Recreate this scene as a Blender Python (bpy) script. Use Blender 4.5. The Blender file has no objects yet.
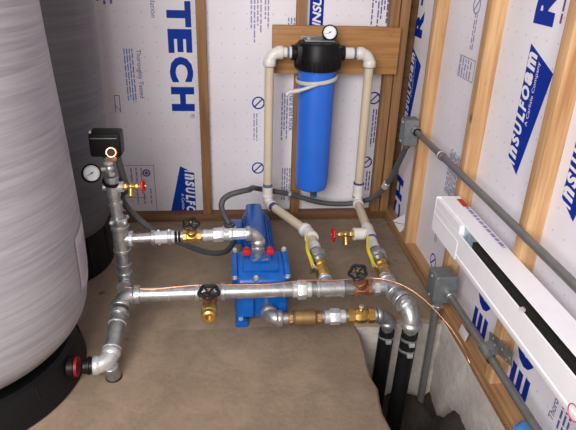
import bpy, bmesh, math, random
from mathutils import Vector as V, Matrix as M
random.seed(7)
scn = bpy.context.scene
COL = scn.collection
PI = math.pi

# ------------------------------------------------------------------ materials
def srgb(r, g, b):
    f = lambda c: (c/255/12.92) if c/255 <= .04045 else ((c/255+.055)/1.055)**2.4
    return (f(r), f(g), f(b), 1)

class NT:
    def __init__(s, name):
        s.m = bpy.data.materials.new(name); s.m.use_nodes = True
        s.t = s.m.node_tree; s.b = s.t.nodes['Principled BSDF']
        s.tc = s.n('ShaderNodeTexCoord')
    def n(s, t, **kw):
        x = s.t.nodes.new(t)
        for k, v in kw.items(): setattr(x, k, v)
        return x
    def l(s, a, b): s.t.links.new(a, b)
    def map(s, scale=(1,1,1), rot=(0,0,0)):
        mp = s.n('ShaderNodeMapping'); mp.inputs['Scale'].default_value = scale; mp.inputs['Rotation'].default_value = rot
        s.l(s.tc.outputs['Object'], mp.inputs[0]); return mp.outputs[0]
    def noise(s, vec, scale, detail=4, rough=.55, dist=0):
        x = s.n('ShaderNodeTexNoise'); s.l(vec, x.inputs['Vector'])
        x.inputs['Scale'].default_value = scale; x.inputs['Detail'].default_value = detail
        x.inputs['Roughness'].default_value = rough; x.inputs['Distortion'].default_value = dist
        return x.outputs['Fac']
    def ramp(s, fac, stops):
        r = s.n('ShaderNodeValToRGB'); e = r.color_ramp.elements
        while len(e) < len(stops): e.new(.5)
        for i, (p, c) in enumerate(stops): e[i].position = p; e[i].color = c
        s.l(fac, r.inputs[0]); return r.outputs[0]
    def mix(s, fac, a, b, mode='MIX'):
        x = s.n('ShaderNodeMix', data_type='RGBA', blend_type=mode)
        for sock, val in ((x.inputs['Factor'], fac), (x.inputs['A'], a), (x.inputs['B'], b)):
            pass
        for idx, val in ((0, fac), (6, a), (7, b)):
            if isinstance(val, (int, float, tuple)): x.inputs[idx].default_value = val
            else: s.l(val, x.inputs[idx])
        return x.outputs[2]
    def math(s, op, a, b=None):
        x = s.n('ShaderNodeMath', operation=op)
        for i, v in enumerate((a, b)):
            if v is None: continue
            if isinstance(v, (int, float)): x.inputs[i].default_value = v
            else: s.l(v, x.inputs[i])
        return x.outputs[0]
    def bump(s, h, strength=.3, dist=.002):
        x = s.n('ShaderNodeBump'); x.inputs['Strength'].default_value = strength; x.inputs['Distance'].default_value = dist
        s.l(h, x.inputs['Height']); s.l(x.outputs[0], s.b.inputs['Normal'])
    def set(s, col=None, rough=None, metal=None, spec=None):
        for k, v in (('Base Color', col), ('Roughness', rough), ('Metallic', metal), ('Specular IOR Level', spec)):
            if v is None: continue
            if isinstance(v, (int, float, tuple)): s.b.inputs[k].default_value = v
            else: s.l(v, s.b.inputs[k])
        return s.m

def plain(name, c, rough=.5, metal=0, var=.12, scale=40, bump=0, spec=None):
    t = NT(name)
    d = tuple(x*(1-var) for x in c[:3])+(1,); h = tuple(min(1, x*(1+var)) for x in c[:3])+(1,)
    nz = t.noise(t.map(), scale)
    if bump: t.bump(nz, bump)
    return t.set(t.ramp(nz, [(.3, d), (.7, h)]), rough, metal, spec)

def wood(name, axis, dark, light):
    t = NT(name); sc = [42, 42, 42]; sc[axis] = 2.2
    grain = t.noise(t.map(tuple(sc)), 1.3, 5, .6, .6)
    big = t.noise(t.map(), 4, 2)
    c = t.ramp(grain, [(.3, dark), (.62, light)])
    c = t.mix(t.math('MULTIPLY', big, .45), c, tuple(x*.72 for x in dark[:3])+(1,))
    kn = t.n('ShaderNodeTexVoronoi'); sk = [7, 7, 7]; sk[axis] = 4
    t.l(t.map(tuple(sk)), kn.inputs['Vector']); kn.inputs['Scale'].default_value = 1.0
    k = t.ramp(kn.outputs['Distance'], [(.03, (1,1,1,1)), (.09, (0,0,0,1))])
    c = t.mix(k, c, tuple(x*.35 for x in dark[:3])+(1,))
    t.bump(grain, .25, .001)
    return t.set(c, .65)

def foam(name, ax):
    t = NT(name)
    sep = t.n('ShaderNodeSeparateXYZ'); t.l(t.tc.outputs['Object'], sep.inputs[0])
    a = t.math('SUBTRACT', t.math('FRACT', t.math('MULTIPLY', sep.outputs[ax], 19.0)), .5)
    b = t.math('SUBTRACT', t.math('FRACT', t.math('MULTIPLY', sep.outputs[2], 17.0)), .5)
    d = t.math('SQRT', t.math('ADD', t.math('MULTIPLY', a, a), t.math('MULTIPLY', b, b)))
    dot = t.ramp(d, [(.035, (1,1,1,1)), (.07, (0,0,0,1))])
    base = t.ramp(t.noise(t.map(), 3, 3), [(.3, srgb(222,217,224)), (.7, srgb(236,232,238))])
    c = t.mix(t.math('MULTIPLY', dot, .33), base, srgb(110,100,105))
    return t.set(c, .42)

def concrete(name, tone, dark, stain=True, bump=.5):
    t = NT(name); v = t.map()
    big = t.noise(v, 2.2, 5, .6, .5); fine = t.noise(v, 60, 6, .7); mid = t.noise(v, 11, 5, .65, .8)
    c = t.ramp(big, [(.3, dark), (.68, tone)])
    c = t.mix(t.math('MULTIPLY', t.ramp(mid, [(.35, (1,1,1,1)), (.6, (0,0,0,1))]), .45), c, tuple(x*.55 for x in dark[:3])+(1,))
    c = t.mix(t.math('MULTIPLY', fine, .4), c, tuple(min(1, x*1.5) for x in tone[:3])+(1,))
    if stain:
        s = t.noise(v, 7.5, 2, .5, .3)
        c = t.mix(t.ramp(s, [(.69, (0,0,0,1)), (.74, (.75,.75,.75,1))]), c, srgb(52,42,36))
    t.bump(t.math('ADD', fine, mid), bump, .003)
    return t.set(c, .8)

def metal(name, c, rough, met=.9, var=.25, scale=35, lo=None):
    t = NT(name); v = t.map()
    n = t.noise(v, scale, 5, .6)
    d = lo or tuple(x*(1-var) for x in c[:3])+(1,)
    col = t.ramp(n, [(.32, d), (.62, c)])
    r = t.n('ShaderNodeMapRange'); t.l(n, r.inputs[0]); r.inputs[3].default_value = rough+.12; r.inputs[4].default_value = rough-.08
    t.bump(t.noise(v, 120, 3), .12, .001)
    return t.set(col, r.outputs[0], met)

def tank_mat(name, c1, c2):
    t = NT(name)
    w = t.noise(t.map((3, 3, 85), (0, math.radians(9), 0)), 1.0, 5, .65, .25)
    big = t.noise(t.map((2, 2, 5)), 1.5, 3)
    c = t.mix(t.math('MULTIPLY', big, .5), t.ramp(w, [(.3, c1), (.7, c2)]), tuple(x*.8 for x in c1[:3])+(1,))
    t.bump(w, .35, .003)
    return t.set(c, .38)

MT = {}
MT['foam_back'] = foam('foam_board_face', 0)
MT['foam_right'] = foam('foam_board_face_side', 1)
MT['blue_print'] = plain('blue_print', srgb(4,54,156), .5, var=.05, spec=.15)
MT['navy_print'] = plain('navy_print', srgb(0,42,148), .5, var=.05, spec=.15)
MT['faint_print'] = plain('faint_print', srgb(142,140,175), .5, var=.08)
MT['mid_print'] = plain('mid_print', srgb(88,92,150), .5, var=.08)
MT['cyan_print'] = plain('cyan_print', srgb(70,120,185), .5, var=.05)
MT['purple_print'] = plain('purple_print', srgb(120,50,120), .5, var=.05)
MT['white_print'] = plain('white_print', srgb(230,228,234), .45, var=.03)
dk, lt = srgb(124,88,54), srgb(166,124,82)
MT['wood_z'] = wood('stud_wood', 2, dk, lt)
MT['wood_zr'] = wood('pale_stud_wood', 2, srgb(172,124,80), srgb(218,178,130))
MT['wood_x'] = wood('board_wood', 0, srgb(150,102,56), srgb(190,140,84))
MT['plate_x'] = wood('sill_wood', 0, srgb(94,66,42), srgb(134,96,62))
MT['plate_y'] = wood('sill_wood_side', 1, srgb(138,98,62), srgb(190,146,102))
MT['concrete'] = concrete('slab_concrete', srgb(156,137,115), srgb(112,95,79))
MT['found'] = concrete('foundation_concrete', srgb(196,189,180), srgb(142,135,127), False, .8)
MT['soil'] = concrete('dark_soil', srgb(52,43,36), srgb(22,18,15), False, 1)
MT['galv'] = metal('galvanised_steel', (.60,.61,.61,1), .34, .85, .42)
MT['galv_dark'] = metal('dull_galvanised_steel', (.42,.425,.42,1), .40, .8, .5)
MT['galv_white'] = metal('bright_zinc', (.72,.73,.74,1), .33, .6, .2)
MT['emt'] = metal('grey_conduit_steel', (.24,.235,.23,1), .42, .6, .15)
MT['box_grey'] = metal('grey_cast_box', (.23,.25,.26,1), .45, .5, .25)
MT['brass'] = metal('yellow_brass', (.62,.40,.12,1), .33, .85, .3)
MT['bronze'] = metal('cast_bronze', (.36,.22,.10,1), .48, .75, .3)
MT['red_bronze'] = metal('red_bronze', (.42,.19,.11,1), .42, .8, .3)
MT['copper'] = metal('bright_copper', (.80,.38,.24,1), .3, .9, .15)
MT['iron'] = plain('black_iron', (.012,.012,.013,1), .45, .2)
MT['blackp'] = plain('black_plastic', (.006,.006,.006,1), .42, spec=.25)
MT['base_black'] = plain('black_tank_base', (.008,.008,.009,1), .45, spec=.22)
MT['poly'] = plain('black_poly_pipe', (.007,.007,.007,1), .45, spec=.25)
MT['dark_red'] = plain('dark_red_ring', srgb(135,18,26), .5)
MT['rubber'] = plain('grey_flexible_conduit', srgb(78,78,80), .5)
MT['pvc'] = plain('cream_pvc', srgb(208,192,166), .35, var=.06, scale=12)
MT['pvcw'] = plain('white_pvc', srgb(220,216,208), .35, var=.04)
MT['primer'] = plain('purple_primer', srgb(70,60,130), .4)
MT['tealp'] = plain('blue_grey_cement', srgb(92,110,130), .4)
MT['filter_blue'] = plain('filter_blue', srgb(44,108,214), .34, var=.05, scale=8)
MT['pump_blue'] = plain('pump_blue_paint', srgb(6,88,172), .3, var=.2, scale=30, bump=.08)
MT['red'] = plain('red_paint', srgb(190,28,36), .4)
MT['yellow'] = plain('yellow_vinyl', srgb(225,205,45), .4, var=.05)
MT['white'] = plain('white_enamel', srgb(240,238,242), .35, var=.02)
MT['fin'] = plain('dark_heater_fins', (.016,.014,.012,1), .6)
MT['zinc_reflection'] = metal('zinc_blue_reflection', (.55,.66,.72,1), .3, .6)  # bare zinc, with the pale blue of a reflection put into its colour
MT['dial'] = plain('white_dial', srgb(232,234,240), .35, var=.02)
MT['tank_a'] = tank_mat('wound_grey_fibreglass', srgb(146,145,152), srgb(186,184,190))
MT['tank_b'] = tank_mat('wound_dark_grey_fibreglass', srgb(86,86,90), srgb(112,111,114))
MT['sticker'] = plain('grey_paper_label', srgb(196,192,196), .5, var=.04)
MT['strap'] = plain('white_plastic', srgb(200,196,190), .4, var=.04)
MT['wire_nut'] = plain('blue_plastic', srgb(70,130,190), .4, var=.15)
MT['teal'] = plain('teal_plastic', srgb(50,90,110), .4)

# ------------------------------------------------------------------ mesh builder
def frame(d):
    d = V(d).normalized()
    a = V((0,0,1)) if abs(d.z) < .92 else V((1,0,0))
    x = a.cross(d).normalized(); y = d.cross(x)
    return M((x, y, d)).transposed()

class MB:
    def __init__(s): s.v = []; s.f = []; s.mi = []; s.mats = []
    def m(s, name):
        if name not in s.mats: s.mats.append(name)
        return s.mats.index(name)
    def add(s, vs, fs, mat):
        o = len(s.v); k = s.m(mat)
        s.v += [V(p) for p in vs]; s.f += [tuple(i+o for i in f) for f in fs]; s.mi += [k]*len(fs)
        return s
    def box(s, c, size, mat, rot=None, bev=0, seg=2):
        bm = bmesh.new(); bmesh.ops.create_cube(bm, size=1)
        for v in bm.verts: v.co = V((v.co.x*size[0], v.co.y*size[1], v.co.z*size[2]))
        if bev: bmesh.ops.bevel(bm, geom=bm.edges[:], offset=bev, segments=seg, profile=.6, affect='EDGES')
        R = rot if rot is not None else M.Identity(3)
        c = V(c); bm.verts.index_update()
        s.add([R @ v.co + c for v in bm.verts], [[v.index for v in f.verts] for f in bm.faces], mat); bm.free(); return s
    def lo(s, a, b, mat, bev=0):
        a = V(a); b = V(b); return s.box((a+b)/2, b-a, mat, bev=bev)
    def lathe(s, prof, c, d, mat, seg=28, ang=0):
        R = frame(d); c = V(c); vs = []; fs = []; rings = []
        for r, z in prof:
            if r < 1e-6: rings.append([len(vs)]); vs.append(R @ V((0,0,z)) + c)
            else:
                rings.append(list(range(len(vs), len(vs)+seg)))
                for i in range(seg):
                    a = ang+2*PI*i/seg; vs.append(R @ V((r*math.cos(a), r*math.sin(a), z)) + c)
        for A, B in zip(rings, rings[1:]):
            for i in range(seg):
                j = (i+1) % seg
                if len(A) == 1 and len(B) == 1: continue
                if len(A) == 1: fs.append((A[0], B[j], B[i]))
                elif len(B) == 1: fs.append((A[i], A[j], B[0]))
                else: fs.append((A[i], A[j], B[j], B[i]))
        if len(rings[0]) > 1: fs.append(tuple(reversed(rings[0])))
        if len(rings[-1]) > 1: fs.append(tuple(rings[-1]))
        return s.add(vs, fs, mat)
    def cyl(s, a, b, r, mat, seg=24, bev=.0015, r2=None):
        a = V(a); b = V(b); L = (b-a).length; r2 = r if r2 is None else r2; bev = min(bev, L*.3, r*.3)
        return s.lathe([(r-bev, 0), (r, bev), (r2, L-bev), (r2-bev, L)], a, b-a, mat, seg)
    def hexp(s, a, b, r, mat, ang=0, seg=6):
        a = V(a); b = V(b); L = (b-a).length
        return s.lathe([(r*.93, 0), (r, L*.12), (r, L*.88), (r*.93, L)], a, b-a, mat, seg, ang)
    def tube(s, pts, r, mat, seg=16, caps=True):
        pts = [V(p) for p in pts]; vs = []; fs = []; n = len(pts)
        T = [(pts[min(i+1, n-1)]-pts[max(i-1, 0)]).normalized() for i in range(n)]
        R = frame(T[0]); X = R.col[0].copy()
        for i in range(n):
            X = (X - T[i]*X.dot(T[i])).normalized(); Y = T[i].cross(X)
            rr = r[i] if isinstance(r, (list, tuple)) else r
            for k in range(seg):
                a = 2*PI*k/seg; vs.append(pts[i] + (X*math.cos(a)+Y*math.sin(a))*rr)
        for i in range(n-1):
            for k in range(seg):
                j = (k+1) % seg
                fs.append((i*seg+k, i*seg+j, (i+1)*seg+j, (i+1)*seg+k))
        if caps: fs += [tuple(reversed(range(seg))), tuple(range((n-1)*seg, n*seg))]
        return s.add(vs, fs, mat)
    def torus(s, c, d, R_, r, mat, seg=32, ts=10, sc=1):
        Fm = frame(d); c = V(c); vs = []; fs = []
        for i in range(seg):
            a = 2*PI*i/seg
            for k in range(ts):
                b = 2*PI*k/ts
                vs.append(c + Fm @ V(((R_+r*math.cos(b))*math.cos(a), (R_+r*math.cos(b))*math.sin(a), r*math.sin(b)*sc)))
        for i in range(seg):
            for k in range(ts):
                i2 = (i+1) % seg; k2 = (k+1) % ts
                fs.append((i*ts+k, i2*ts+k, i2*ts+k2, i*ts+k2))
        return s.add(vs, fs, mat)
    def sphere(s, c, r, mat, seg=16):
        pr = [(r*math.sin(PI*i/10), -r*math.cos(PI*i/10)) for i in range(11)]
        pr[0] = (0, -r); pr[-1] = (0, r)
        return s.lathe(pr, c, (0,0,1), mat, seg)
    def elbow(s, c, a, b, r, R_, mat, collar=1.22, cl=.014, seg=20):
        """bend at corner c between unit directions a and b (pointing away from the corner)"""
        c = V(c); a = V(a).normalized(); b = V(b).normalized()
        P = []
        for i in range(13):
            t = i/12; p = (1-t)**2*(c+a*R_) + 2*t*(1-t)*(c+(a+b)*R_*.08) + t*t*(c+b*R_); P.append(p)
        s.tube(P, r, mat, seg)
        for d in (a, b):
            e = c+d*R_
            s.lathe([(r*.98, -cl*.4), (r*collar*.97, 0), (r*collar, .002), (r*collar, cl-.002), (r*collar*.95, cl)], e-d*cl*.5, d, mat, 24)
        return s
    def poly(s, pts, mat, o, u, v, off=0.0):
        o = V(o); u = V(u); v = V(v); n = u.cross(v)
        return s.add([o+u*x+v*y+n*off for x, y in pts], [tuple(range(len(pts)))], mat)
    def text(s, txt, mat, o, u, v, L, H, off=.0008, bold=0, shear=0):
        cu = bpy.data.curves.new('t', 'FONT'); cu.body = txt; cu.offset = bold; cu.shear = shear; cu.resolution_u = 3
        ob = bpy.data.objects.new('t', cu); me = bpy.data.meshes.new_from_object(ob)
        if len(me.vertices):
            xs = [p.co.x for p in me.vertices]; ys = [p.co.y for p in me.vertices]
            x0, x1, y0, y1 = min(xs), max(xs), min(ys), max(ys)
            o = V(o); u = V(u); v = V(v); n = u.cross(v)
            s.add([o+u*((p.co.x-x0)/(x1-x0)*L)+v*((p.co.y-y0)/(y1-y0)*H)+n*off for p in me.vertices],
                  [tuple(f.vertices) for f in me.polygons], mat)
        bpy.data.objects.remove(ob); bpy.data.curves.remove(cu); bpy.data.meshes.remove(me); return s
    def lines(s, mat, o, u, v, L, n, pitch, th, off=.0008, ragged=.25):
        """unreadable small print: rows of short dashes"""
        for i in range(n):
            x = 0; end = L*(1-ragged*random.random())
            while x < end:
                w = random.uniform(.012, .034)
                y = -i*pitch
                s.poly([(x, y), (min(x+w, end), y), (min(x+w, end), y+th), (x, y+th)], mat, o, u, v, off); x += w+.005
        return s
    def ring2d(s, mat, o, u, v, r, w, off=.0008, slash=True):
        N = 28; o = V(o); u = V(u); v = V(v); n = u.cross(v)*off; vs = []; fs = []
        for i in range(N):
            a = 2*PI*i/N; d = u*math.cos(a)+v*math.sin(a); vs += [o+d*r+n, o+d*(r-w)+n]
        for i in range(N):
            j = (i+1) % N; fs.append((2*i, 2*j, 2*j+1, 2*i+1))
        s.add(vs, fs, mat)
        if slash:
            d = (u+v).normalized(); e = (v-u).normalized()*w*.5
            s.add([o-d*r*.9-e+n, o+d*r*.9-e+n, o+d*r*.9+e+n, o-d*r*.9+e+n], [(0,1,2,3)], mat)
        return s
    def build(s, name, parent=None, sharp=35, smooth=True):
        base = V(parent['_o']) if parent is not None else V((0,0,0))
        me = bpy.data.meshes.new(name); me.from_pydata([tuple(p-base) for p in s.v], [], s.f)
        for k in s.mats: me.materials.append(MT[k])
        me.polygons.foreach_set('material_index', s.mi)
        if smooth:
            me.polygons.foreach_set('use_smooth', [True]*len(me.polygons)); me.set_sharp_from_angle(angle=math.radians(sharp))
        me.update()
        o = bpy.data.objects.new(name, me); COL.objects.link(o)
        if parent is not None:
            o.parent = parent; o['_o'] = tuple(base)
        return o
    def top(s, name, label, cat, group=None, sharp=35, kind=None):
        """a thing that is one mesh: origin at its base centre"""
        xs = [p.x for p in s.v]; ys = [p.y for p in s.v]; zs = [p.z for p in s.v]
        c = V(((min(xs)+max(xs))/2, (min(ys)+max(ys))/2, min(zs)))
        s.v = [p-c for p in s.v]; o = s.build(name, None, sharp); o.location = c; tag(o, label, cat, group, kind); return o

def tag(o, label=None, cat=None, group=None, kind=None):
    for k, v in (('label', label), ('category', cat), ('group', group), ('kind', kind)):
        if v: o[k] = v
    return o
def thing(name, loc, label=None, cat=None, group=None, kind=None):
    o = bpy.data.objects.new(name, None); o.empty_display_size = .05; COL.objects.link(o)
    o.location = loc; o['_o'] = tuple(loc); return tag(o, label, cat, group, kind)
def smoothpath(P, n=8):
    P = [V(p) for p in P]; Q = [P[0]*2-P[1]]+P+[P[-1]*2-P[-2]]; out = []
    for i in range(1, len(Q)-2):
        a, b, c, d = Q[i-1:i+3]
        for k in range(n):
            t = k/n
            out.append(.5*((2*b)+(c-a)*t+(2*a-5*b+4*c-d)*t*t+(3*b-a-3*c+d)*t**3))
    out.append(P[-1]); return out
X, Y, Z = V((1,0,0)), V((0,1,0)), V((0,0,1))

# ------------------------------------------------------------------ setting
YB, XR = 2.367, .73          # stud faces of the back and right walls
YI, XI = 2.412, .775         # insulation faces
HZ = 2.4
HX0, HY1 = .425, 1.545       # edge of the slab round the open pit
# floor slab with the pit cut out
def slab():
    b = MB()
    def patch(P0, du, dv, nu, nv, jit=0, edge=None):
        vs = []; fs = []
        for i in range(nu+1):
            for j in range(nv+1):
                p = V(P0)+V(du)*i/nu+V(dv)*j/nv
                if edge: p = edge(p)
                vs.append(p)
        for i in range(nu):
            for j in range(nv): fs.append((i*(nv+1)+j, (i+1)*(nv+1)+j, (i+1)*(nv+1)+j+1, i*(nv+1)+j+1))
        b.add(vs, fs, 'concrete')
    b2 = b
    rag = lambda y: HX0-.004+.004*math.sin(y*9)+.004*math.sin(y*31+1)+.003*math.sin(y*77)
    ragx = lambda x: HY1+.008*math.sin(x*23)+.004*math.sin(x*71)
    N = 60
    # left slab: from y=-1.5 to the pit's back edge
    ys = [-1.5+(HY1+1.5)*i/N for i in range(N+1)]
    vs = []; fs = []
    for y in ys: vs += [V((-1.9, y, 0)), V((rag(y)-.012, y, 0)), V((rag(y), y, -.012)), V((rag(y)+.004*math.sin(y*40), y, -.10)), V((rag(y)-.03, y, -.5))]
    for i in range(N):
        for k in range(4): fs.append((i*5+k, i*5+k+1, (i+1)*5+k+1, (i+1)*5+k))
    b.add(vs, fs, 'concrete')
    # slab behind the pit
    b.add([(-1.9, HY1, 0), (rag(HY1)-.012, HY1, 0), (rag(HY1)-.012, 2.6, 0), (-1.9, 2.6, 0)], [(0,1,2,3)], 'concrete')
    vs = []; fs = []; x0 = rag(HY1)-.012; n2 = 24
    for i in range(n2+1):
        x = x0+(.95-x0)*i/n2; q = ragx(x) if i else HY1
        vs += [V((x, 2.6, 0)), V((x, q+.01, 0)), V((x, q, -.012))]
    for i in range(n2): 
        for k in range(2): fs.append((i*3+k, i*3+k+1, (i+1)*3+k+1, (i+1)*3+k))
    b.add(vs, fs, 'concrete')
    # pit's back face
    vs = []; fs = []
    for i in range(n2+1):
        x = x0+(.95-x0)*i/n2; q = ragx(x) if i else HY1
        for k in range(7): vs.append(V((x, q+.006*math.sin(k*2.3+x*30)*(k > 0), -.012-.08*k)))
    for i in range(n2):
        for k in range(6): fs.append((i*7+k, i*7+k+1, (i+1)*7+k+1, (i+1)*7+k))
    b.add(vs, fs, 'found')
    o = b.build('floor', None, 50); o['kind'] = 'structure'; return o
slab()
# foundation wall under the right sill, broken away near the bottom
b = MB(); vs = []; fs = []; n = 40
for i in range(n+1):
    y = -1.0+(HY1+.02+1.0)*i/n
    low = -.215-.008*math.sin(y*8+.5)-.006*math.sin(y*33) if y < 1.41 else -.37
    vs += [V((.95, y, 0)), V((XR-.004, y, 0)), V((XR-.008+.003*math.sin(y*21), y, low*.5)), V((XR-.010+.004*math.sin(y*13), y, low)), V((XR+.02, y, low-.05)), V((XR+.06, y, -.7))]
for i in range(n):
    for k in range(5): fs.append((i*6+k, i*6+k+1, (i+1)*6+k+1, (i+1)*6+k))
b.add(vs, fs, 'found'); o = b.build('wall_foundation', None, 60); o['kind'] = 'structure'
# soil in the pit
b = MB(); vs = []; fs = []; nx, ny = 28, 70
for i in range(nx+1):
    for j in range(ny+1):
        x = .38+.52*i/nx; y = -.6+2.2*j/ny
        cl = lambda t: max(0, min(1, t))
        h = -.325+.15*cl((x-.62)/.10)*cl((1.43-y)/.16)+.016*math.sin(x*41+y*17)+.014*math.sin(x*19-y*33)+.014*random.uniform(-1, 1)-.05*(x < .5)
        vs.append(V((x, y, h)))
for i in range(nx):
    for j in range(ny): fs.append((i*(ny+1)+j, (i+1)*(ny+1)+j, (i+1)*(ny+1)+j+1, i*(ny+1)+j+1))
b.add(vs, fs, 'soil'); o = b.build('ground', None, 80); o['kind'] = 'structure'

# ---- back wall
wb = thing('wall_back', (0, 2.45, 0), kind='structure')
LOGO = [(.337,.131), (.285,0), (0,.067), (.035,.129)]
def logo(b, o, u, v, blue='navy_print'):
    b.poly([LOGO[2], LOGO[1], LOGO[0], LOGO[3]], blue, o, u, v, .0006)
    x = .020
    for ch, w_ in (('I', .012), ('n', .032), ('S', .030), ('U', .032), ('L', .025), ('F', .026), ('O', .035), ('a', .032), ('m', .046)):
        b.text(ch, 'white_print', V(o)+V(u)*x+V(v)*.086, u, v, w_, .042, .0014, .05, .25); x += w_+.0035
    b.text('A Carlisle Company', 'white_print', V(o)+V(u)*.135+V(v)*.062, u, v, .165, .017, .0014)
def letters(b, items, mat, u, v, at, hgt):
    """items: (letter, start along u, width)"""
    for ch, s0, w in items:
        if ch == '-': b.poly([(0, .036), (w, .036), (w, .058), (0, .058)], mat, at(s0), u, v, .0008); continue
        b.text(ch, mat, at(s0), u, v, w, hgt, .0008, .055)
Ub, Vb = -Z, X                # print on the left bays of the back wall reads downwards
Up, Vp = Z, -X                # some boards are upside down
bays_b = [(-1.45, -.66), (-.62, -.126), (-.088, .278), (.316, .662)]
for i, (x0, x1) in enumerate(bays_b):
    b = MB(); b.lo((x0, YI, .036), (x1, YI+.05, HZ), 'foam_back')
    if i == 1:
        letters(b, [('R', -1.125, .10), ('-', -1.0, .035), ('T', -.955, .10), ('E', -.848, .095), ('C', -.738, .105), ('H', -.613, .104)], 'blue_print', Ub, Vb, lambda s: V((-.244, YI, -s)), .097)
        b.ring2d('mid_print', (-.158, YI, .487), X, Z, .009, .002, slash=False); b.text('R', 'mid_print', (-.161, YI, .491), Ub, Vb, .008, .008)
        b.text('Thoroughly Tested', 'mid_print', (-.380, YI, .765), Ub, Vb, .20, .024, bold=.005)
        b.lines('cyan_print', (-.394, YI, .768), Ub, Vb, .235, 4, .0105, .0045, ragged=.15)
        b.text('R-Tech Insulation', 'mid_print', (-.305, YI, 1.09), Ub, Vb, .20, .02)
        b.lines('mid_print', (-.46, YI, 1.12), Ub, Vb, .20, 3, .026, .009)
        for P in ([(0,0),(.075,0),(.075,.003),(0,.003)], [(0,.02),(.075,.02),(.075,.023),(0,.023)], [(0,0),(.003,0),(.003,.023),(0,.023)], [(.04,0),(.043,0),(.075,.023),(.07,.023)]):
            b.poly(P, 'mid_print', (-.482, YI, .577), Ub, Vb, .0008)
        logo(b, (-.291, YI, .257), Ub, Vb, 'blue_print')
        # bordered information panel low on the board
        for P in ([(0,0),(.22,0),(.22,.002),(0,.002)], [(0,.14),(.22,.14),(.22,.142),(0,.142)], [(0,0),(.002,0),(.002,.142),(0,.142)], [(.155,0),(.157,0),(.157,.1),(.155,.1)]):
            b.poly(P, 'mid_print', (-.482, YI, .262), Ub, Vb, .0008)
        b.ring2d('mid_print', (-.375, YI, .225), X, Z, .018, .007, slash=False)
        b.ring2d('mid_print', (-.375, YI, .225), X, Z, .008, .008, slash=False)
        b.lines('faint_print', (-.40, YI, .25), Ub, Vb, .10, 3, .022, .006)
        b.lines('faint_print', (-.365, YI, .15), Ub, Vb, .09, 3, .03, .006)
    if i == 2:
        b.lines('faint_print', (.132, YI, 1.2), Ub, Vb, .42, 4, .013, .006)
        b.lines('faint_print', (.162, YI, 1.2), Ub, Vb, .36, 2, .012, .006)
        for z in (.546, .245): b.ring2d('navy_print', (.127, YI, z), X, Z, .028, .006)
        b.lines('faint_print', (.118, YI, .50), Ub, Vb, .16, 2, .012, .005)
        b.text('Hard and Rock', 'mid_print', (.262, YI, .59), Ub, Vb, .17, .022, bold=.012)
        b.lines('faint_print', (.250, YI, .59), Ub, Vb, .22, 3, .011, .006)
        b.lines('faint_print', (.270, YI, .244), Ub, Vb, .17, 4, .011, .006)
        b.lines('faint_print', (.270, YI, .90), Ub, Vb, .2, 3, .012, .006)
    if i == 3:
        b.poly([(0,0),(.5,0),(.5,.058),(0,.058)], 'navy_print', (.392, YI, .862), Up, Vp, .0006)
        b.text('INSULFOAM', 'white_print', (.382, YI, .868), Up, Vp, .29, .036, .0014, .03, .25)
        b.lines('mid_print', (.655, YI, 1.3), Ub, Vb, .44, 6, .0125, .006)
        for x, z in ((.638, .570), (.629, .270)): b.ring2d('navy_print', (x, YI, z), X, Z, .028, .006)
        b.lines('mid_print', (.652, YI, .52), Ub, Vb, .19, 2, .013, .006)
        b.lines('mid_print', (.648, YI, .225), Ub, Vb, .12, 2, .013, .006)
    b.build('insulation_board', wb, smooth=False)
for x in (-.659, -.126, .278, .6615, .705):
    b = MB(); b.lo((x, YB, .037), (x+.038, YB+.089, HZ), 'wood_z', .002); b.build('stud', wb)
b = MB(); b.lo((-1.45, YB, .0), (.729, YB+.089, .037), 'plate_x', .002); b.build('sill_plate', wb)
b = MB(); b.lo((-1.45, YI+.051, 0), (.9, YI+.06, HZ), 'plate_x'); b.build('sheathing', wb)

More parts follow.
